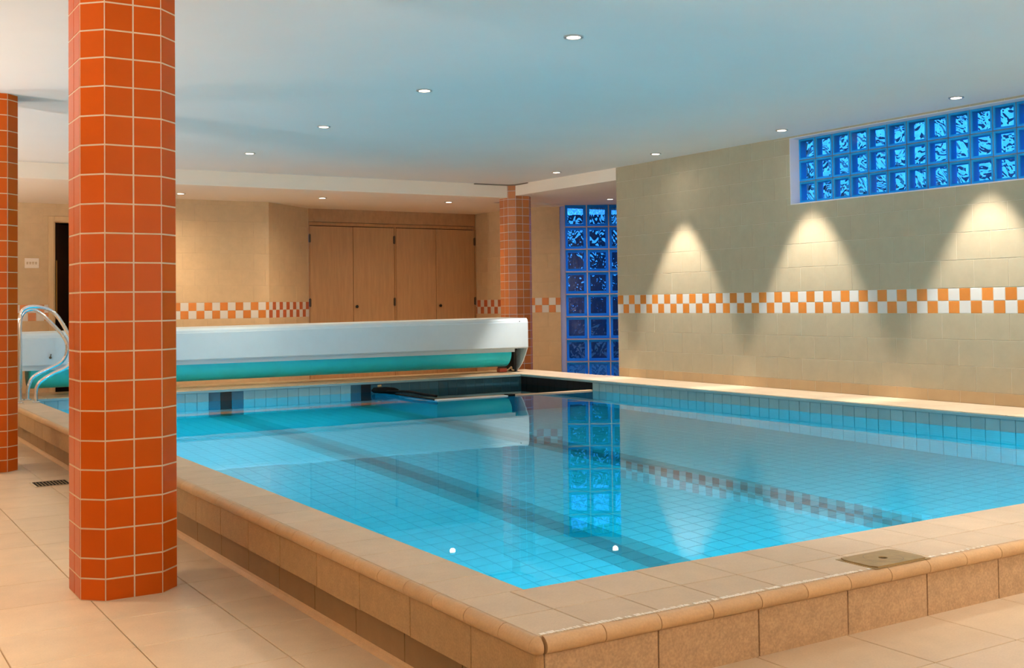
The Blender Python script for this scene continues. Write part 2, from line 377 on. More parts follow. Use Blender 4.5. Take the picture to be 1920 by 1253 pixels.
# raised near deck
b = B(); b.box(-6.118, 0.0, -13.2, OY+0.05, -0.15, NEAR-0.006)
deck_o = structure(b.build('floor_deck', M['floor_grout'])); deck_o.name = 'floor_near'
rest = []
for i in range(-1, 17):
    for j in range(0, 15):
        x0 = max(-5.79+i*0.366, -6.118); x1 = -5.79+(i+1)*0.366
        y1 = -8.015-(j-1)*0.366 if j else OY-0.002; y0 = -8.015-j*0.366
        it = ((x0, y0, NEAR), (1, 0, 0), (0, 1, 0), x1-x0, y1-y0)
        if y0 > -9.2 and x0 < -2.5: tile(deck_o, 'floor_tile', *it, M['floor_tile'], t=0.005, g=0.004)
        else: rest.append(it)
tiles_stuff(deck_o, 'far_floor_tiles', rest, M['floor_tile'], t=0.005)

# ------------------------------------------------------------------ setting: ceiling
def bulk_y(x): return 2.08 + (-0.069-x)*0.037            # slightly skewed edge of the main ceiling
b = B()
b.prism([(-9.6, -13.2), (0.3, -13.2), (0.3, 0.0), (0.0, 0.0), (-0.069, 2.0), (-0.069, bulk_y(-0.069)), (-9.6, bulk_y(-9.6))], ZC, ZC+0.12, 'z')
ceil_o = structure(b.build('ceiling', M['ceiling']))
b = B()
b.prism([(-9.6, bulk_y(-9.6)), (-0.069, bulk_y(-0.069)), (0.05, bulk_y(-0.069)), (0.05, 2.75), (1.2, 2.75), (1.2, 7.5), (-9.6, 7.5)], ZB, ZC+0.12, 'z')
sof_o = structure(b.build('ceiling_soffit', M['soffit'])); sof_o.name = 'ceiling_back'
b = B()
b.prism([(0.0, 0.002), (5.0, 0.002), (5.0, 3.3), (1.21, 3.3), (1.21, 2.74), (0.06, 2.74), (0.06, 2.02), (-0.069, 2.0)], ZR, ZC+0.12, 'z')
sof2_o = structure(b.build('ceiling_right', M['soffit']))
# cracked plaster edge where the three ceilings meet at the far column
b = B()
b.prism([(-0.62, 2.066), (-0.30, 2.058), (-0.145, 2.03), (-0.10, 1.96), (-0.085, 1.70), (-0.072, 1.70), (-0.05, 2.02), (-0.14, 2.10), (-0.62, 2.10)], ZC-0.012, ZC-0.002, 'z')
structure(b.build('trim_1', mat('dark_cracked_plaster', (0.20, 0.16, 0.12), 0.9)))

# ------------------------------------------------------------------ setting: right wall with high glass block window
WY0, WY1, WZ0, WZ1 = -5.26, -2.63, 2.0, 2.612
b = B(); X0, X1 = 0.002, 0.28
b.box(X0, X1, -13.2, 0.0, -0.1, WZ0); b.box(X0, X1, -13.2, WY0, WZ0, ZC); b.box(X0, X1, WY1, 0.0, WZ0, ZC); b.box(X0, X1, WY0, WY1, WZ1, ZC)
wr = structure(b.build('wall_right', M['grout_wall']))
rows = [0.300, 0.395, 0.590, 0.795, 1.000, 1.200, 1.420, 1.635, 1.850, 2.062, 2.262, 2.462, ZC]
# u runs towards the camera (-y)
tiled_wall(wr, (0.0, 0.0, 0), (0, -1, 0), 13.2, [r-0 for r in rows], 0.30, M['wall_tile'], band=(1.0, 1.2, 0.0, 0.1),
           band_mats=(M['band_white'], M['band_orange']), off=-0.115, holes=[(-WY1, -WY0, WZ0, WZ1)], visible=lambda u: u < 5.35, base=M['base_tile'])
# plastered jamb and reveal lining of the window
win = structure(thing('window_1', '', '')); del win['label']; del win['category']
b = B(); b.box(0.001, 0.16, WY1-0.006, WY1+0.0, WZ0, WZ1); b.box(0.001, 0.16, WY0, WY1, WZ1-0.004, WZ1+0.006)
b.box(0.001, 0.16, WY0, WY1, WZ0-0.004, WZ0+0.008); b.build('reveal', M['plaster'], win)
def block_mesh(name, pw, ph, dep, mats, gap=0.010, rim=0.014):
    """hollow glass block in local x (width), y (height), z outwards to the room; front ring and skin, side walls, rippled back"""
    x0, x1, y0, y1 = gap/2, pw-gap/2, gap/2, ph-gap/2
    def ring(ins, z): return [(x0+ins, y0+ins, z), (x1-ins, y0+ins, z), (x1-ins, y1-ins, z), (x0+ins, y1-ins, z)]
    V = ring(0, -dep) + ring(0, -0.004) + ring(0.004, 0) + ring(rim, 0.0) + ring(rim+0.004, -0.006) + ring(rim+0.006, -dep+0.012)
    F = []; I = []
    for a in range(0, 5):
        for i in range(4):
            j = (i+1) % 4; F.append([a*4+i, a*4+j, (a+1)*4+j, (a+1)*4+i]); I.append(1)
    F.append([16, 17, 18, 19]); I.append(0)            # front skin
    F.append([20, 21, 22, 23]); I.append(2)            # back skin
    return mesh(name, V, F, list(mats), I)
bw, bh = 0.2019, 0.1985
bx = 0.115; bz0 = 2.017
bmu = block_mesh('glass_block', bw, bh, 0.085, GB_UP)
for r_ in range(3):
    for c_ in range(13):
        W = Matrix(((0, 0, -1, bx), (-1, 0, 0, WY1-c_*bw), (0, 1, 0, bz0+r_*bh), (0, 0, 0, 1)))
        obj('glass_block', bmu, win, W)
b = B()
for c_ in range(14): b.box(bx+0.004, bx+0.08, WY1-c_*bw-0.005, WY1-c_*bw+0.005, WZ0, WZ1)
for r_ in range(4): b.box(bx+0.004, bx+0.08, WY0, WY1, bz0+r_*bh-0.005, bz0+r_*bh+0.005)
b.build('mortar_grid', M['mortar'], win)

# ------------------------------------------------------------------ setting: back walls
BO = (M['band_white'], M['band_orange']); 
def wall_box(name, P, Q, z1, m, thick=0.15, z0=-0.1, openings=()):
    """wall from P to Q (seen left to right), face on the line, body behind it"""
    P = Vector((*P, 0)); Q = Vector((*Q, 0)); U = (Q-P).normalized(); L = (Q-P).length; Nn = Vector((-U.y, U.x, 0))
    b = B()
    def slab(u0, u1, a, c):
        A = P+U*u0+Nn*0.002; Bq = P+U*u1+Nn*0.002
        V = [(*p.xy, z) for z in (a, c) for p in (A, Bq, Bq+Nn*thick, A+Nn*thick)]
        b.add(V, [[3, 2, 1, 0], [4, 5, 6, 7], [0, 1, 5, 4], [1, 2, 6, 5], [2, 3, 7, 6], [3, 0, 4, 7]])
    u = 0
    for (a0, a1, h) in openings:
        if a0 > u: slab(u, a0, z0, z1)
        slab(a0, a1, h, z1); u = a1
    if u < L: slab(u, L, z0, z1)
    return structure(b.build(name, m)), P, U, L
rb = [0.0, 0.173, 0.373, 0.573, 0.773, 0.978, 1.183, 1.39, 1.592, 1.796, 2.0, 2.2, 2.4, ZB]
# segment with the doorway, seen between the two left columns
wA, P, U, L = wall_box('wall_back_left', (-9.6, 5.15), (-4.4, 5.15), ZC, M['grout_back'], openings=[(4.575, 5.10, 2.245)])
tiled_wall(wA, P, U, L, rb, 0.30, M['back_tile'], band=(0.978, 1.183, 4.275, 0.0955), band_mats=(M['band_orange'], M['band_white']), off=0.1,
           holes=[(4.515, 5.16, 0, 2.305)], visible=lambda u: u > 3.8)
wA2, P, U, L = wall_box('wall_back_return', (-4.4, 5.15), (-4.4, 3.9), ZC, M['plain'])
wB, P, U, L = wall_box('wall_back_centre', (-4.4, 3.9), (-2.65, 3.86), ZC, M['grout_back'])
tiled_wall(wB, P, U, L, rb, 0.30, M['back_tile'], band=(0.978, 1.183, 0.623-7*0.0985, 0.0985), band_mats=(M['band_white'], M['band_orange']), off=0.05)
wC, P, U, L = wall_box('wall_back_angled', (-2.65, 3.86), (-1.845, 4.52), ZC, M['grout_back'])
tiled_wall(wC, P, U, L, rb, 0.30, M['back_tile'], band=(0.978, 1.183, 0.0, 0.0868), band_mats=(M['band_orange_shaded'], M['band_white']), off=0.1)
wD, P, U, L = wall_box('wall_back', (-1.845, 4.60), (0.80, 4.60), ZC, M['dark'])
wE, P, U, L = wall_box('wall_back_right', (0.81, 4.60), (0.81, 3.17), ZC, M['grout_back'])
tiled_wall(wE, P, U, L, rb, 0.30, M['back_tile'], band=(0.978, 1.183, 0.0, 0.098), band_mats=(M['band_orange_shaded'], M['band_white']), off=0.1)
# diagonal wall with the tall glass block window
wl = (DO+DV*0.496)
wF, P, U, L = wall_box('wall_window', (DO.x, DO.y), (wl.x, wl.y), ZC, M['grout_back'])
rf_ = [0.0, 0.19, 0.39, 0.59, 0.79, 0.994, 1.200, 1.41, 1.61, 1.81, 2.02, 2.22, 2.42, ZR]
tiled_wall(wF, P, U, L, rf_, 0.30, M['back_tile'], band=(0.994, 1.2, 0.14-0.0955*2, 0.0955), band_mats=(M['band_orange'], M['band_white']), off=0.02)
win2 = structure(thing('window_2', '', '', (wl.x, wl.y, 0))); del win2['label']; del win2['category']
def diag(u, dn, z):
    p = DO+DV*u+DN*dn; return (p.x, p.y, z)
def diag_box(b, u0, u1, n0, n1, z0, z1):
    V = [diag(u, n, z) for z in (z0, z1) for (u, n) in ((u0, n0), (u1, n0), (u1, n1), (u0, n1))]
    return b.add(V, [[3, 2, 1, 0], [4, 5, 6, 7], [0, 1, 5, 4], [1, 2, 6, 5], [2, 3, 7, 6], [3, 0, 4, 7]])
U0 = 0.565; DW, DH = 0.308, 0.3135
b = B(); diag_box(b, 0.497, U0-0.004, 0.012, 0.10, 0, ZR); b.build('frame', M['frame_blue_lit'], win2)
bmt = block_mesh('glass_block', DW, DH, 0.085, GB_TALL, gap=0.016, rim=0.030)
NC = 6
for c_ in range(NC):
    for r_ in range(8):
        O = diag(U0+c_*DW, 0.02, 2.497-(r_+1)*DH)
        W = Matrix(((DV.x, 0, -DN.x, O[0]), (DV.y, 0, -DN.y, O[1]), (0, 1, 0, O[2]), (0, 0, 0, 1)))
        obj('glass_block', bmt, win2, W)
b = B()
for c_ in range(NC+1): diag_box(b, U0+c_*DW-0.009, U0+c_*DW+0.009, 0.026, 0.10, 0, ZR)
for r_ in range(9): diag_box(b, U0, U0+NC*DW, 0.026, 0.10, 2.497-r_*DH-0.009, 2.497-r_*DH+0.009)
b.build('mortar_grid', M['mortar_pink'], win2)
e = DO+DV*(U0+NC*DW)
wG, P, U, L = wall_box('wall_window_end', (e.x, e.y), (e.x+DV.x*3.2, e.y+DV.y*3.2), ZC, M['plain'])
# end wall of the alcove and the unseen sides of the room
b = B(); b.box(0.29, 5.0, -0.25, -0.002, -0.1, ZC); structure(b.build('wall_alcove', M['plain']))
b = B(); b.box(-9.75, -9.6, -13.2, 7.5, -0.1, ZC+0.1); structure(b.build('wall_left', M['plain']))
b = B(); b.box(-9.75, 0.3, -13.35, -13.2, -0.1, ZC+0.1); structure(b.build('wall_front', M['plain']))
# dark room beyond the doorway
b = B(); b.box(-6.0, -3.9, 7.3, 7.4, -0.1, ZC); b.box(-6.0, -5.9, 5.31, 7.3, -0.1, ZC); b.box(-4.0, -3.9, 5.31, 7.3, -0.1, ZC)
structure(b.build('wall_beyond_door', M['dark']))
# added unseen wall outside that darkens the tall window
b = B(); q0 = DO+DV*(-6)+DN*7.0; q1 = DO+DV*16+DN*7.0
b.add([(q0.x, q0.y, -0.5), (q1.x, q1.y, -0.5), (q1.x+DN.x*.2, q1.y+DN.y*.2, -0.5), (q0.x+DN.x*.2, q0.y+DN.y*.2, -0.5),
       (q0.x, q0.y, 2.9), (q1.x, q1.y, 2.9), (q1.x+DN.x*.2, q1.y+DN.y*.2, 2.9), (q0.x+DN.x*.2, q0.y+DN.y*.2, 2.9)],
      [[3, 2, 1, 0], [4, 5, 6, 7], [0, 1, 5, 4], [1, 2, 6, 5], [2, 3, 7, 6], [3, 0, 4, 7]])
structure(b.build('wall_garden_added', M['garden']))

b = B(); b.box(0.40, 60, -60, -0.30, -0.3, -0.2); b.box(5.3, 60, -0.30, 60, -0.3, -0.2); b.box(-10, 5.3, 9.0, 60, -0.3, -0.2)
structure(b.build('floor_garden', M['garden']))

# ------------------------------------------------------------------ swimming pool
pool = thing('swimming_pool', 'raised swimming pool with sand tiled coping and bright turquoise tiled basin', 'pool', (-3.3, -3.2, 0))
b = B()
b.box(-6.095, PX0-0.006, OY+0.06, PY1, -1.45, DECK-0.008); b.box(PX0-0.006, PX1+0.006, OY+0.06, PY0-0.006, -1.45, DECK-0.008)
b.box(PX1+0.006, -0.03, OY+0.02, 1.9, -1.45, DECK-0.008); b.box(-6.095, PX1+0.006, PY1+0.006, 1.9, -1.45, DECK-0.008)
b.box(PX0-0.1, PX1+0.1, PY0-0.1, PY1+0.1, -1.45, PFLOOR-0.006)
b.build('basin', M['pool_grout'], pool)
# floor tiles: rows along y so that lanes run straight; lanes at x from -4.25 and -2.61
TPP = 0.118
fl = {'pool_tile': [], 'lane_tile': [], 'lane_core': []}
xs = [PX0 + i*TPP for i in range(0, 47)]
def lane_kind(x):
    for a in (-4.29, -2.72):
        if a <= x < a+0.118: return 'lane_tile'
        if a+0.118 <= x < a+0.24: return 'lane_core'
        if a+0.24 <= x < a+0.36: return 'lane_tile'
    return 'pool_tile'
near = []
nx = int((PX1-PX0)/TPP)+1; ny = int((PY1-PY0)/TPP)+1
for i in range(nx):
    for j in range(ny):
        x0 = PX0+i*TPP; y0 = PY0+j*TPP; x1 = min(x0+TPP, PX1); y1 = min(y0+TPP, PY1)
        kk = lane_kind(x0+0.03)
        it = ((x0, y0, PFLOOR), Vector((1, 0, 0)), Vector((0, 1, 0)), x1-x0, y1-y0)
        near.append(((x0+5.0)**2*0.9+(y0+5.2)**2, kk, it))
near.sort(key=lambda q: q[0])
for k, (d_, kk, it) in enumerate(near):
    if k < 290: tile(pool, 'floor_tile', *it, M[kk], t=0.005, g=0.005)
    else: fl[kk].append(it)
for kk in fl: tiles_stuff(pool, {'pool_tile': 'far_floor_tiles', 'lane_tile': 'lane_line_tiles', 'lane_core': 'lane_centre_tiles'}[kk], fl[kk], M[kk], t=0.005, g=0.005)
# wall tiles of the basin: the waterline row one by one, rows below joined
WT = 0.118; wz = [0.272-0.122*k for k in range(0, 14)]
DK = -0.33                                             # the right wall is black beyond this y
below = {'pool_tile': [], 'blue_tile': [], 'black_tile': [], 'lane_tile': []}
def basin_row(O, U, L, kinds, single):
    n = int(L/WT)+1; U = Vector(U)
    for k in range(n):
        u0 = k*WT; u1 = min(L, u0+WT)
        if u1-u0 < 0.015: continue
        kk = kinds(u0+WT/2)
        for r_ in range(13):
            o = Vector(O)+U*u0; z1 = min(wz[r_], 0.272); z0 = wz[r_+1]
            if z0 < PFLOOR: z0 = PFLOOR
            if z1 <= PFLOOR: break
            it = (Vector((o.x, o.y, z0)), U, Vector((0, 0, 1)), u1-u0, z1-z0)
            if r_ == 0 and single: tile(pool, 'waterline_tile', *it, M[kk], t=0.005, g=0.004)
            else: below[kk].append(it)
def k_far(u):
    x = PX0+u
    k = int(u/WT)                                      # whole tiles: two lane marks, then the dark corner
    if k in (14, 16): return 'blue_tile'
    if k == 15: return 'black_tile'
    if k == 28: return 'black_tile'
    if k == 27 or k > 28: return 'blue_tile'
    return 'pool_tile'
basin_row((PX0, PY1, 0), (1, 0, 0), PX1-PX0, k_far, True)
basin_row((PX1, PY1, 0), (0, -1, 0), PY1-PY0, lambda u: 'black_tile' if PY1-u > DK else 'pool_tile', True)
basin_row((PX0, PY0, 0), (0, 1, 0), PY1-PY0, lambda u: 'pool_tile', False)
basin_row((PX1, PY0, 0), (-1, 0, 0), PX1-PX0, lambda u: 'pool_tile', False)
for kk in below: tiles_stuff(pool, {'pool_tile': 'wall_tiles', 'blue_tile': 'blue_wall_tiles', 'black_tile': 'black_wall_tiles', 'lane_tile': 'lane_wall_tiles'}[kk], below[kk], M[kk], t=0.005, g=0.004)
# lip under the coping
b = B(); b.box(PX0-0.01, PX1+0.012, PY1-0.012, PY1+0.05, 0.272, 0.293); b.box(PX1-0.012, PX1+0.05, PY0, PY1+0.05, 0.272, 0.293)
b.build('coping_lip', M['pool_tile'], pool)
# coping tiles
ex, ey = (1, 0, 0), (0, 1, 0); CP = 0.222
for k in range(-3, 28):
    x0 = -5.53+k*CP; x1 = x0+CP
    if k == -3: x0 = OX; 
    for (y0, y1) in ((OY, -7.513), (-7.513, PY0)):
        if x1 <= OX+0.02: continue
        tile(pool, 'coping_tile', (max(x0, OX), y0, DECK), ex, ey, min(x1, -0.58)-max(x0, OX) if k == 27 else x1-max(x0, OX), y1-y0, M['coping'], t=0.008, g=0.004) if x0 < -0.6 else None
y = PY0; k = 0
while y < PY1+0.02:
    y1 = min(y+CP, PY1+0.04)
    tile(pool, 'coping_tile', (OX, y, DECK), ex, ey, PX0-OX, y1-y, M['coping'], t=0.008, g=0.004); y = y1
    if y1 >= PY1+0.04: break
y = OY
while y < 1.88:
    y1 = min(y+0.36, 1.9)
    for (x0, x1) in ((PX1-0.004, -0.305), (-0.305, -0.035 if y > -0.1 else 0.0)):
        tile(pool, 'coping_tile', (x0, y, DECK), ex, ey, x1-x0, y1-y, M['coping'], t=0.008, g=0.004)
    y = y1
x = OX
while x < PX1:
    x1 = min(x+0.36, PX1-0.004)
    for (y0, y1) in ((PY1-0.006, 1.45), (1.45, 1.9)): tile(pool, 'coping_tile', (x, y0, DECK), ex, ey, x1-x, y1-y0, M['coping_far'], t=0.008, g=0.004)
    if x1 >= PX1-0.005: break
    x = x1
# bullnose: profile swept outwards (d) and down (z)
BP = [(-0.002, 0.0), (0.010, -0.0015), (0.019, -0.007), (0.0255, -0.016), (0.027, -0.025), (0.0255, -0.034), (0.020, -0.041), (0.008, -0.043), (-0.002, -0.043)]
BL = 0.1805
def bull_mesh(L):
    V = []; n = len(BP)
    for u in (0.0011, L-0.0011): V += [(u, -d, z) for d, z in BP]
    V += V[:]
    F = [list(range(2*n, 3*n)), list(range(3*n, 4*n))[::-1]] + [[i, n+i, n+(i+1) % n, (i+1) % n] for i in range(n)]
    me = mesh('bullnose_tile', V, F, M['bullnose']); me.polygons.foreach_set('use_smooth', [1 < i < 9 for i in range(len(F))]); return me
bme = bull_mesh(BL)
x = -5.774
ks = [x+BL*k for k in range(-2, 32)]
for x0 in ks:
    if x0 > -0.3: continue
    a = max(x0, OX)
    me = bme if a == x0 else bull_mesh(x0+BL-a)
    obj('bullnose_tile', me, pool, Matrix.Translation((a, OY, DECK)))
y = -7.55
RZ = Matrix.Rotation(-pi/2, 4, 'Z')
def left_bull(y0, y1, me=None):
    # local x runs towards -y, outward is -x
    obj('bullnose_tile', me or bull_mesh(y1-y0), pool, Matrix.Translation((OX, y1, DECK)) @ RZ)
left_bull(OY, y)
while y < PY1-0.05:
    left_bull(y, y+BL, bme); y += BL
# corner piece of the bullnose: the profile turned through 90 degrees
V = []; F = []; n = len(BP); K = 8
for k in range(K+1):
    a = -pi/2 - (pi/2)*k/K
    V += [(OX+max(d, 0)*cos(a), OY+max(d, 0)*sin(a), DECK+z) for d, z in BP]
for k in range(K): F += [[k*n+i, k*n+i+1, (k+1)*n+i+1, (k+1)*n+i] for i in range(n-1)]
centred('bullnose_corner', V, F, M['bullnose'], pool, smooth=True)
# worn white grout along the near edge
b = B(); x = OX+0.01; 
while x < -4.35:
    l = random.uniform(0.006, 0.011); h = random.uniform(0.011, 0.018) * (1 if x < -5.0 else 0.75)
    if random.random() < (0.93 if x < -5.0 else 0.6): b.box(x, x+l, OY+0.001, OY+0.001+h, DECK-0.004, DECK+0.0012)
    x += l+random.uniform(0.001, 0.004)
o = b.build('grout_strip', M['white_grout'], pool); o['kind'] = 'stuff'; o['label'] = 'worn white grout line'
# riser tiles on the near side, skirt and plinth tiles on the left side
RP = 0.361; D_ = 0.012; zb = DECK-0.043
for k in range(-2, 16):
    x0 = max(-5.774+k*RP, OX-D_+0.0); x1 = -5.774+(k+1)*RP
    if x1 < OX+0.02 or x0 > -0.3: continue
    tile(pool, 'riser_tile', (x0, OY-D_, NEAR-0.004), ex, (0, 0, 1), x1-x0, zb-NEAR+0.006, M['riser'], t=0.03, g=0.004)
y = OY-D_; k = 0
while y < PY1:
    y1 = min(-7.60+RP*(k+0.6), PY1); k += 1
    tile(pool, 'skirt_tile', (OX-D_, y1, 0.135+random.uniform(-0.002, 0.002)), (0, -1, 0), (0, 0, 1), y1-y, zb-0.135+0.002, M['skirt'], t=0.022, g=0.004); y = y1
y = OY-D_; k = 0
while y < PY1:
    y1 = min(-7.60+RP*(k+0.95), PY1); k += 1
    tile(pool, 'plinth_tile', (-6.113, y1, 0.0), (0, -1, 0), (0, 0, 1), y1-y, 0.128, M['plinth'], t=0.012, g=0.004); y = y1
b = B(); b.prism([(-6.113, 0.0), (-6.132, 0.0), (-6.127, 0.006), (-6.118, 0.013), (-6.113, 0.022)], OY-D_, PY1, 'y')
V = b.V; b.build('cove_strip', M['bullnose'], pool)
# end face of the plinth core (side of the ledge)
b = B(); b.box(-6.106, -6.096, OY, 1.9, -0.02, 0.14); b.box(OX+0.004, OX+0.03, OY, 1.9, 0.13, DECK-0.008); b.box(OX+0.004, -0.03, OY+0.004, OY+0.03, 0.1, DECK-0.008)
b.build('ledge_core', M['core'], pool)
# underwater lamps
def area_light(name, loc, direction, size, energy, col, parent):
    l = bpy.data.lights.new(name, 'AREA'); l.shape = 'DISK'; l.size = size; l.energy = energy; l.color = col
    o = bpy.data.objects.new(name, l); d = Vector(direction).normalized()
    W = Matrix.Translation(loc) @ d.to_track_quat('-Z', 'Y').to_matrix().to_4x4(); link(o, parent, W); return o
def pool_lamp(loc, d, e_):
    d = Vector(d); b = B(); p = Vector(loc); b.tube([p-d*0.01, p+d*0.012, p+d*0.02], [0.13, 0.13, 0.10], 20)
    o = b.build('pool_lamp', M['pool_lamp'], pool); area_light('pool_lamp_light', p+d*0.03, d+Vector((0, 0, -0.25)), 0.24, e_, POOL_COL, pool)
for yy, e_ in ((-6.0, 0.4), (-4.3, 1.5), (-2.0, 1.2), (0.1, 2.0)): pool_lamp((PX0+0.012, yy, -0.32), (1, 0, 0), POOL_LAMP*e_)
for xx, e_ in ((-4.9, 0.6), (-3.2, 1.1), (-1.5, 1.5)): pool_lamp((xx, PY0+0.012, -0.32), (0, 1, 0), POOL_LAMP*e_)

water_o = centred('pool_water', [(PX0, PY0, WATER), (PX1, PY0, WATER), (PX1, PY1, WATER), (PX0, PY1, WATER)], [[0, 1, 2, 3]], M['water'])
tag(water_o, 'still clear turquoise water filling the swimming pool', 'water', kind='stuff')

# submerged compartment in the far right corner: thin partitions, edge rails
CXL, CYF = -2.44, -0.30
b = B(); b.box(CXL-0.02, PX1-0.004, CYF, CYF+0.04, PFLOOR, WATER-0.004); b.build('front_partition', M['blue_tile'], pool)
b = B(); b.box(CXL-0.02, CXL+0.02, CYF+0.04, PY1-0.01, PFLOOR, WATER-0.004); b.build('side_partition', M['blue_tile'], pool)
b = B(); b.box(CXL-0.02, -1.62, CYF-0.03, CYF+0.05, WATER-0.004, WATER+0.010, 0.004); b.build('pale_rail', M['rail_pale'], pool)
b = B(); b.box(-1.62, PX1-0.006, CYF-0.012, CYF+0.035, WATER-0.004, WATER+0.012, 0.004); b.build('tan_rail', M['rail_tan'], pool)
b = B(); b.box(-1.66, -1.58, CYF-0.04, CYF+0.05, WATER-0.004, WATER+0.02, 0.004); b.build('rail_joint', M['black'], pool)
b = B(); b.box(CXL-0.02, CXL+0.02, CYF+0.05, PY1-0.5, WATER-0.004, WATER+0.008, 0.002); b.build('side_rail', M['black'], pool)
hs = thing('floating_hose', 'black hose with bulky float lying on the water in the pool corner', 'hose', (CXL, 0.6, WATER))
b = B(); b.tube(smooth_path([(CXL, 1.05, WATER+0.02), (CXL-0.02, 0.8, WATER+0.025), (CXL+0.02, 0.4, WATER+0.045), (CXL+0.01, 0.05, WATER+0.04), (CXL+0.03, -0.2, WATER+0.035)]), 0.013, 10)
b.build('hose', M['black'], hs, True)
b = B(); b.tube([(CXL-0.13, 0.95, WATER+0.03), (CXL-0.12, 0.93, WATER+0.035), (CXL-0.02, 0.85, WATER+0.035), (CXL+0.06, 0.80, WATER+0.03), (CXL+0.1, 0.78, WATER+0.028)], [0.012, 0.030, 0.036, 0.032, 0.015], 14); b.build('float', M['black'], hs, True)
b = B(); b.tube([(CXL-0.085, 0.905, WATER+0.075), (CXL-0.05, 0.882, WATER+0.083)], 0.014, 8); b.build('valve_cap', M['hatch'], hs)

# ------------------------------------------------------------------ tiled columns
def column(name, label, cx, cy_, t, zs, half_off, m, gm):
    """octagonal column: four faces two tiles wide, four one-tile chamfers"""
    c = t*sqrt(0.5); h = t+c
    col = thing(name, label, 'column', (cx, cy_, zs[0]))
    P = [(-t, -h), (t, -h), (h, -t), (h, t), (t, h), (-t, h), (-h, t), (-h, -t)]
    ins = 1-0.0014/h
    b = B(); b.prism([(cx+x*ins, cy_+y*ins) for x, y in P], zs[0], zs[-1], 'z'); b.build('core', gm, col)
    for i in range(8):
        A = Vector((*P[i], 0)); Q = Vector((*P[(i+1) % 8], 0)); U = (Q-A).normalized(); n = 2 if i % 2 == 0 else 1
        for k in range(n):
            for a, z in zip(zs, zs[1:]):
                tile(col, 'tile', (cx+A.x+U.x*t*k, cy_+A.y+U.y*t*k, a), U, (0, 0, 1), t, z-a, m, t=0.004, g=0.0062, c=0.0008)
    return col
z1 = [0.0, 0.085, 0.162, 0.275, 0.387, 0.500, 0.612] + [0.727+0.1144*k for k in range(11)] + [1.985, 2.097, 2.205, 2.313, 2.420, 2.527, ZC]
column('tiled_column', 'tall orange tiled column in the foreground beside the pool coping', -6.594, -5.344, 0.109, z1, 0, M['col_tile'], M['col_grout'])
z2 = [0.0, 0.085, 0.175, 0.285, 0.396] + [0.506+0.1095*k for k in range(20)] + [ZC]
c2 = column('tiled_column', 'orange tiled column cut off by the left edge of the photo, before the handrail', -6.605, -1.384, 0.109, z2, 0, M['col_tile'], M['col_grout'])
z3 = [0.0]+[0.05+0.1042*k for k in range(25)]+[ZC]
column('tiled_column', 'slim far tiled column behind the right end of the cover housing', 0.033, 2.174, 0.102, z3, 0, M['col_tile_far'], M['col_grout_far'])

# ------------------------------------------------------------------ pool cover housing
hou = thing('pool_cover_housing', 'long white steel housing of the rolled pool cover at the far end', 'pool cover', (-3.2, 1.6, DECK))
HX0, HX1, HY = -6.10, -0.335, 1.35
def hz(x, z): return z + 0.0087*(x+2.4)*max(0, min(1, (z-0.58)/0.3))
def skew(b):
    b.V = [(x, y, hz(x, z)) for x, y, z in b.V]; return b
b = B()
b.prism([(HY, 0.586), (HY-0.012, 0.60), (HY-0.012, 0.88), (HY-0.004, 0.884), (HY, 0.905), (HY+0.02, 0.925), (HY+0.04, 0.925), (HY+0.02, 0.90), (HY+0.014, 0.60)], HX0+0.01, HX1-0.012, 'x'); skew(b)
b.build('front_panel', M['panel'], hou)
b = B(); b.prism([(HY+0.03, 0.912), (HY+0.03, 0.926), (1.93, 0.935), (1.93, 0.92)], HX0+0.01, HX1-0.012, 'x'); skew(b); b.build('top_panel', M['panel'], hou)
b = B(); b.prism([(HY+0.03, 0.545), (HY+0.03, 0.60), (HY+0.10, 0.60), (HY+0.10, 0.575), (HY+0.04, 0.56)], HX0+0.06, -0.50, 'x'); b.build('lower_lip', M['panel'], hou)
EP = [(HY-0.012, 0.60), (HY-0.012, 0.88), (HY, 0.91), (HY+0.02, 0.93), (1.93, 0.935), (1.93, DECK+0.002), (1.60, DECK+0.002), (1.53, 0.345), (1.45, 0.42), (1.39, 0.51)]
b = B(); b.prism(EP, HX1-0.014, HX1, 'x'); skew(b); b.build('end_plate', M['panel'], hou)
b = B(); b.prism(EP, HX0, HX0+0.014, 'x'); skew(b); b.build('end_plate', M['panel'], hou)
b = B(); b.tube([(HX0+0.22, 1.60, 0.532), (HX0+0.23, 1.60, 0.532), (-0.515, 1.60, 0.532), (-0.505, 1.60, 0.532)], [0.155, 0.168, 0.168, 0.155], 40); b.build('cover_roll', M['roller'], hou, True)
b = B(); b.tube([(HX0+0.016, 1.60, 0.575), (HX0+0.22, 1.60, 0.575)], 0.035, 12); b.tube([(-0.505, 1.60, 0.575), (HX1-0.016, 1.60, 0.575)], 0.035, 12); b.build('axle', M['black'], hou, True)
b = B(); b.box(-0.44, -0.40, 1.50, 1.88, DECK+0.004, 0.62, 0.004); b.build('bearing_bracket', M['dark'], hou)
b = B(); b.box(HX0+0.10, HX0+0.14, 1.50, 1.88, DECK+0.004, 0.62, 0.004); b.build('bearing_bracket', M['dark'], hou)
b = B(); b.box(-0.66, -0.56, 1.46, 1.54, DECK+0.004, 0.352, 0.006); b.build('drive_box', M['copper'], hou)
b = B(); b.tube(smooth_path([(-0.56, 1.5, 0.315), (-0.52, 1.49, 0.335), (-0.49, 1.48, 0.36), (-0.47, 1.50, 0.33), (-0.44, 1.50, 0.318)]), 0.010, 8); b.build('cable', M['rail_tan'], hou, True)
b = B(); b.tube([(-5.72, HY-0.014, 0.665), (-5.72, HY-0.03, 0.665)], 0.012, 10); b.tube([(-5.72, HY-0.03, 0.667), (-5.715, HY-0.03, 0.70)], 0.004, 8); b.build('latch', M['hinge'], hou)
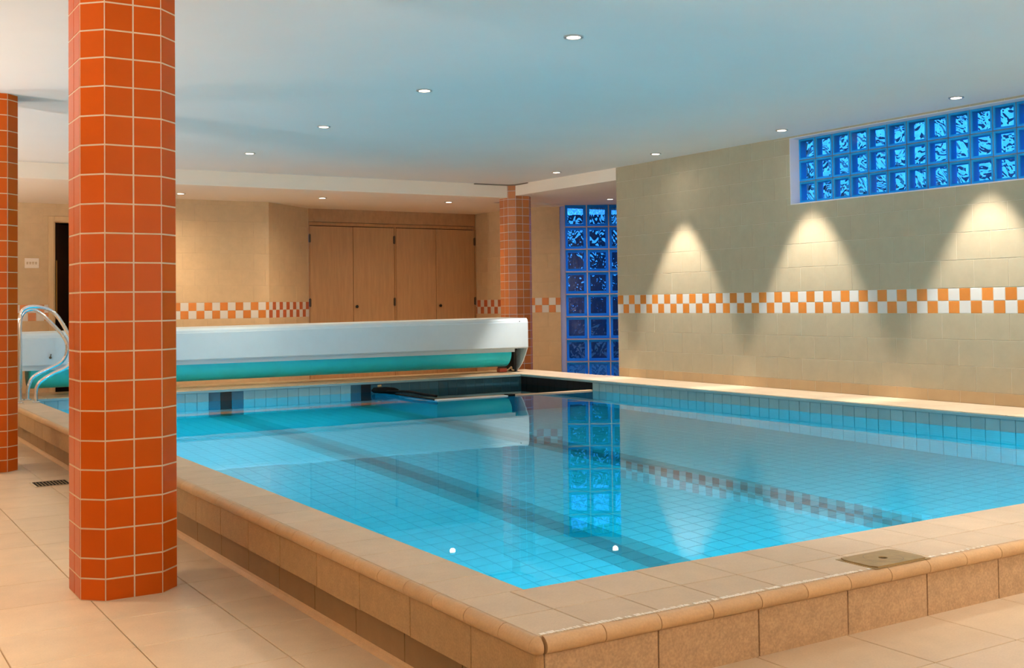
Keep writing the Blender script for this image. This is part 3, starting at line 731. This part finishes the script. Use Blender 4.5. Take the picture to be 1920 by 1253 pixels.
b = B(); b.tube([(-0.45, HY-0.013, 0.908), (-0.45, HY-0.004, 0.908)], 0.006, 8); b.build('screw', M['hinge'], hou)

# ------------------------------------------------------------------ built-in cupboard
cup = thing('built_in_cupboard', 'wide birch veneered built-in cupboard with two pairs of folding doors', 'cupboard', (-0.5, 4.55, 0))
Y = 4.52
b = B(); b.box(-1.845, 0.80, Y+0.004, Y+0.05, 2.285, ZB); b.build('header_board', M['wood_head'], cup)
b = B(); b.box(-1.845, 0.80, Y-0.004, Y+0.05, 2.235, 2.279, 0.004); b.build('head_rail', M['wood_frame'], cup)
for x0, x1 in ((-1.845, -1.829), (-0.543, -0.515), (0.783, 0.808)):
    b = B(); b.box(x0, x1, Y-0.002, Y+0.05, 0.0, 2.236, 0.003); b.build('jamb', M['wood_frame'], cup)
DX = [(-1.825, -1.186), (-1.180, -0.547), (-0.511, 0.129), (0.135, 0.779)]
for i, (x0, x1) in enumerate(DX):
    d = B(); d.box(x0, x1, Y, Y+0.025, 0.06, 2.226, 0.003); do = d.build('door', M['wood'], cup)
    if i in (1, 2+1):
        kx = (-1.142, 0.186)[0 if i == 1 else 1]
        kb = B(); kb.tube([(kx, Y+0.002, 1.108), (kx, Y-0.018, 1.108), (kx, Y-0.022, 1.108), (kx, Y-0.034, 1.108), (kx, Y-0.04, 1.108)], [0.009, 0.009, 0.021, 0.022, 0.012], 16); kb.build('knob', M['knob'], do, True)
    hx = {0: -1.829, 1: -0.545, 3: 0.783}.get(i)
    if hx is not None:
        for z in (2.055, 1.17):
            hb = B(); hb.tube([(hx, Y-0.008, z-0.06), (hx, Y-0.008, z+0.06)], 0.008, 10); hb.box(hx-0.016, hx+0.016, Y-0.006, Y+0.001, z-0.052, z+0.052); hb.build('hinge', M['hinge'], do)
b = B(); b.box(-1.83, 0.79, Y+0.012, Y+0.04, 0.0, 0.055); b.build('toe_board', M['wood_frame'], cup)

# ------------------------------------------------------------------ doorway at the back left
dr = structure(thing('door_1', '', '', (-4.8, 5.15, 0))); del dr['label']; del dr['category']
b = B(); b.box(-5.085, -5.022, 5.13, 5.16, 0, 2.303, 0.004); b.box(-4.50, -4.44, 5.13, 5.16, 0, 2.303, 0.004); b.box(-5.022, -4.50, 5.13, 5.16, 2.243, 2.303, 0.004); b.build('casing', M['pale_wood'], dr)
b = B(); b.box(-5.024, -5.002, 5.158, 5.31, 0, 2.245); b.box(-4.52, -4.50, 5.158, 5.31, 0, 2.245); b.box(-5.002, -4.52, 5.158, 5.31, 2.23, 2.245); b.build('lining', M['pale_wood'], dr)
lf = B(); a = radians(52); cx_, cy_ = -4.995, 5.31
u = Vector((cos(a), sin(a), 0)); n_ = Vector((-sin(a), cos(a), 0)); 
pts = [Vector((cx_, cy_, 0)), Vector((cx_, cy_, 0))+u*0.46, Vector((cx_, cy_, 0))+u*0.46+n_*0.04, Vector((cx_, cy_, 0))+n_*0.04]
lf.prism([(p.x, p.y) for p in pts], 0.02, 2.225, 'z'); leaf = lf.build('leaf', M['dark_wood'], dr)
for z in (1.93, 0.35):
    hb = B(); hb.tube([(-4.992, 5.30, z-0.06), (-4.992, 5.30, z+0.06)], 0.011, 10); hb.build('hinge', M['brass'], leaf)
b = B(); b.tube([Vector((cx_, cy_, 1.0))+u*0.05-n_*0.012, Vector((cx_, cy_, 1.75))+u*0.05-n_*0.012], 0.008, 8); b.build('edge_strip', M['brass'], leaf)

sw = thing('light_switch', 'white four gang switch plate on the tan wall left of the doorway', 'switch', (-5.282, 5.146, 1.642))
b = B(); b.box(-5.366, -5.198, 5.136, 5.1485, 1.642, 1.768, 0.004); b.build('plate', M['switch'], sw)
for k in range(4):
    x0 = -5.345+k*0.034
    b = B(); b.prism([(5.137, 1.69), (5.131, 1.69), (5.127, 1.715), (5.133, 1.722), (5.137, 1.722)], x0, x0+0.019, 'x'); b.build('rocker', M['toggle'], sw)

# ------------------------------------------------------------------ pool handrails
hr = thing('pool_handrails', 'pair of curved polished steel handrails at the pool edge, seen between the left columns', 'handrail', (-6.0, 0.83, DECK))
PA = [(-5.972, 0.30), (-5.967, 0.40), (-5.945, 0.475), (-5.90, 0.525), (-5.795, 0.576), (-5.69, 0.628), (-5.64, 0.70), (-5.634, 0.80), (-5.675, 0.885), (-5.73, 0.953), (-5.80, 1.03), (-5.866, 1.092), (-5.93, 1.122), (-5.985, 1.11), (-6.022, 1.06), (-6.034, 0.98), (-6.034, 0.84), (-6.033, 0.55), (-6.033, 0.30)]
PB = [(-5.952, 0.30), (-5.956, 0.40), (-5.940, 0.455), (-5.905, 0.495), (-5.816, 0.55), (-5.70, 0.602), (-5.645, 0.68), (-5.632, 0.78), (-5.655, 0.85), (-5.697, 0.922), (-5.740, 1.0), (-5.785, 1.068), (-5.85, 1.120), (-5.95, 1.147), (-6.03, 1.140), (-6.075, 1.10), (-6.09, 1.02), (-6.092, 0.84), (-6.092, 0.55), (-6.092, 0.30)]
for yy, PP in ((1.0, PA), (0.65, PB)):
    b = B(); b.tube(smooth_path([(x, yy, z) for x, z in PP], 5), 0.0165, 14); b.build('rail', M['steel'], hr, True)
    for q in (PP[0], PP[-1]):
        b = B(); b.tube([(q[0], yy, DECK), (q[0], yy, DECK+0.006), (q[0], yy, DECK+0.012)], [0.036, 0.036, 0.024], 18); b.build('base_flange', M['steel'], hr)

# ------------------------------------------------------------------ cover plate on the coping, drain in the floor
ht = thing('skimmer_cover', 'square olive metal cover plate with a round finger hole on the near coping', 'cover plate', (-4.796, -7.626, DECK))
def plate_with_hole(name, x0, x1, y0, y1, z0, z1, r, m, parent):
    """rectangular plate with a round hole in the middle"""
    cx, cyy = (x0+x1)/2, (y0+y1)/2; n = 32; V = []; F = []
    for z in (z0, z1):
        for k in range(n):
            a = 2*pi*k/n; V.append((cx+r*cos(a), cyy+r*sin(a), z))
        for k in range(n):
            a = 2*pi*k/n; c_, s_ = cos(a), sin(a); hx, hy = (x1-x0)/2, (y1-y0)/2
            t = min(hx/abs(c_) if abs(c_) > 1e-6 else 9, hy/abs(s_) if abs(s_) > 1e-6 else 9); V.append((cx+t*c_, cyy+t*s_, z))
    for k in range(n):
        j = (k+1) % n
        F += [[2*n+k, 3*n+k, 3*n+j, 2*n+j], [k, j, n+j, n+k], [n+k, n+j, 3*n+j, 3*n+k], [k, 2*n+k, 2*n+j, j]]
    return centred(name, V, F, m, parent)
b = B(); b.box(-4.925, -4.668, -7.706, -7.548, DECK+0.0002, DECK+0.0012); b.build('frame', M['hatch'], ht)
plate_with_hole('lid', -4.918, -4.675, -7.700, -7.554, DECK+0.0013, DECK+0.0055, 0.0145, M['hatch'], ht)
V = []; F = []; n = 40
for k in range(n):
    a = 2*pi*k/n
    for r in (0.060, 0.0615): V.append((-4.796+r*cos(a), -7.627+r*sin(a), DECK+0.0058))
for k in range(n): j = (k+1) % n; F.append([2*k, 2*k+1, 2*j+1, 2*j])
centred('disc_seam', V, F, M['hinge'], ht)
b = B(); b.tube([(-4.796, -7.627, DECK+0.0013), (-4.796, -7.627, DECK+0.0018)], 0.0145, 20); b.build('hole_bottom', M['black'], ht)
dg = thing('floor_drain', 'small dark slotted drain grate in the beige floor between the left columns', 'drain', (-6.34, -2.28, 0))
GX0, GX1, GY0, GY1 = -6.438, -6.235, -2.395, -2.175
b = B(); b.box(GX0, GX1, GY0, GY1, 0.0, 0.0015); b.build('pit', M['black'], dg)
b = B()
for x0, x1, y0, y1 in ((GX0-0.012, GX1+0.012, GY0-0.012, GY0), (GX0-0.012, GX1+0.012, GY1, GY1+0.012), (GX0-0.012, GX0, GY0, GY1), (GX1, GX1+0.012, GY0, GY1)): b.box(x0, x1, y0, y1, -0.001, 0.004)
b.build('frame', M['coping'], dg)
for k in range(9):
    x0 = GX0+0.014+k*0.0205
    b = B(); b.box(x0+0.002, x0+0.0065, GY0+0.03, GY1-0.03, 0.001, 0.004); b.build('slat', M['hatch'], dg)

# ------------------------------------------------------------------ ceiling downlights
def make_disc(r0, r1, z0, z1, n=28):
    V = []; F = []
    for (r, z) in ((r0, z0), (r1, z0), (r1, z1), (r0, z1)): V += [(r*cos(2*pi*k/n), r*sin(2*pi*k/n), z) for k in range(n)]
    for a in range(4):
        c = (a+1) % 4; F += [[a*n+k, a*n+(k+1) % n, c*n+(k+1) % n, c*n+k] for k in range(n)]
    return V, F
ring_me = mesh('trim_ring', *make_disc(0.040, 0.056, -0.007, 0.0), M['trim_ring'])
n = 24; V = [(0, 0, -0.0075)]+[(0.030*cos(2*pi*k/n), 0.030*sin(2*pi*k/n), -0.006) for k in range(n)]+[(0.040*cos(2*pi*k/n), 0.040*sin(2*pi*k/n), -0.002) for k in range(n)]
lamp_me = mesh('lamp_glass', V, [[0, 1+(k+1) % n, 1+k] for k in range(n)]+[[1+k, 1+(k+1) % n, 1+n+(k+1) % n, 1+n+k] for k in range(n)], M['lamp'])
def downlight(x, y, z, label, spot, spill, col, angle=64, blend=0.75, tilt=(0, 0), group=None):
    d = thing('ceiling_downlight', label, 'ceiling light', (x, y, z), group)
    obj('trim_ring', ring_me, d, Matrix.Translation((x, y, z))); obj('lamp_glass', lamp_me, d, Matrix.Translation((x, y, z)))
    l = bpy.data.lights.new('downlight_beam', 'SPOT'); l.energy = spot; l.color = col; l.spot_size = radians(angle); l.spot_blend = blend; l.shadow_soft_size = 0.03
    lo = bpy.data.objects.new('downlight_beam', l); dv = Vector((tilt[0], tilt[1], -1)).normalized()
    link(lo, d, Matrix.Translation((x, y, z-0.03)) @ dv.to_track_quat('-Z', 'Y').to_matrix().to_4x4())
    if spill:
        a = bpy.data.lights.new('downlight_spill', 'SPOT'); a.energy = spill; a.color = col; a.shadow_soft_size = 0.035
        a.spot_size = radians(165); a.spot_blend = 1.0
        link(bpy.data.objects.new('downlight_spill', a), d, Matrix.Translation((x, y, z-0.02)))
    return d
T1 = 'round recessed downlight, '
for y, l in ((-4.86, 'nearest and largest of the four over the middle of the pool'), (-3.04, 'second nearest of the four over the middle of the pool'),
             (-1.22, 'third of the four over the middle of the pool'), (0.65, 'farthest of the four over the middle of the pool')):
    downlight(-4.0, y, ZC, T1+l, LAMP_SPOT, LAMP_SPILL, WARM)
for y, l in ((-4.68, 'nearest of the row along the right wall, over the glass blocks'), (-2.89, 'in the right wall row by the left end of the glass blocks'),
             (-1.14, 'in the right wall row above the leftmost wall beam'), (0.65, 'in the main ceiling just right of the far column')):
    downlight(-0.36, y, ZC, T1+l, WALL_SPOT, 7.0, PALE, angle=57, blend=0.42)
for x, y, l in ((-2.26, 3.02, 'in the back ceiling above the left cupboard doors'), (-0.55, 2.88, 'in the back ceiling above the right cupboard doors'),
                (-3.96, 3.2, 'in the back ceiling half hidden by the foreground column')):
    downlight(x, y, ZB, T1+l, SOFFIT_SPOT, SOFFIT_SPILL, WARMER, angle=110, blend=0.9)
downlight(1.32, 1.86, ZR, T1+'in front of the tall glass block window', SOFFIT_SPOT, SOFFIT_SPILL*0.4, WARM, angle=90)
G = 'recessed downlight out of the frame, '
for (x, y), l in (((-4.0, -6.68), 'first of the middle row behind the camera side'), ((-0.36, -6.46), 'first of the wall row past the glass blocks'),
                  ((-0.36, -8.24), 'second of the wall row past the glass blocks'), ((-4.0, -8.5), 'over the near floor in the middle row'), ((-4.0, -10.3), 'last of the middle row')):
    downlight(x, y, ZC, G+l, WALL_SPOT if x > -1 else LAMP_SPOT*2.0, LAMP_SPILL*0.7, PALE, group='downlights out of the frame')
for y, l in ((3.2, 'first'), (0.65, 'second'), (-1.2, 'third'), (-3.0, 'fourth'), (-4.86, 'fifth'), (-6.68, 'sixth')):
    downlight(-7.64, y, ZC if y < 2 else ZB, G+l+' from the back in the left aisle', AISLE_SPOT, 6.0, WARMER, angle=68, blend=0.9, group='downlights out of the frame')
# added fill lights on the unseen left and front walls, to brighten the ceiling
def uplighter(x, y, d, l, k=1.0):
    t = thing('added_wall_uplighter', l, 'added wall light', (x, y, 1.2), 'added fill uplighters out of the frame')
    D = Vector((*d, 0)); P = Vector((x, y, 1.2)); c = P+D*0.09
    b = B(); b.tube([c, c+Vector((0, 0, 0.03)), c+Vector((0, 0, 0.10))], [0.03, 0.07, 0.085], 18, cap=False); b.build('bowl', M['plaster'], t)
    b = B(); b.tube([P+D*0.002+Vector((0, 0, 0.04)), P+D*0.05+Vector((0, 0, 0.04))], 0.02, 10); b.build('arm', M['trim_ring'], t)
    area_light('added_uplighter_light', c+Vector((0, 0, 0.105)), Vector((D.x*1.1, D.y*1.1, 1)), 0.15, FILL_UPLIGHT*k, (1.0, 0.85, 0.74), t).data.spread = radians(115)
for y, l in ((-8.5, 'nearest'), (-5.5, 'second'), (-2.5, 'third'), (0.5, 'fourth'), (3.3, 'farthest')):
    uplighter(-9.6, y, (1, 0), 'added unseen white bowl uplighter on the left wall, '+l+' of five', 1.6 if y > 2 else 1.1 if y > -3 else 0.5)
for x, l in ((-8.0, 'left'), (-4.5, 'middle'), (-1.5, 'right')):
    uplighter(x, -13.2, (0, 1), 'added unseen white bowl uplighter on the wall behind the camera, '+l+' of three', 1.7)
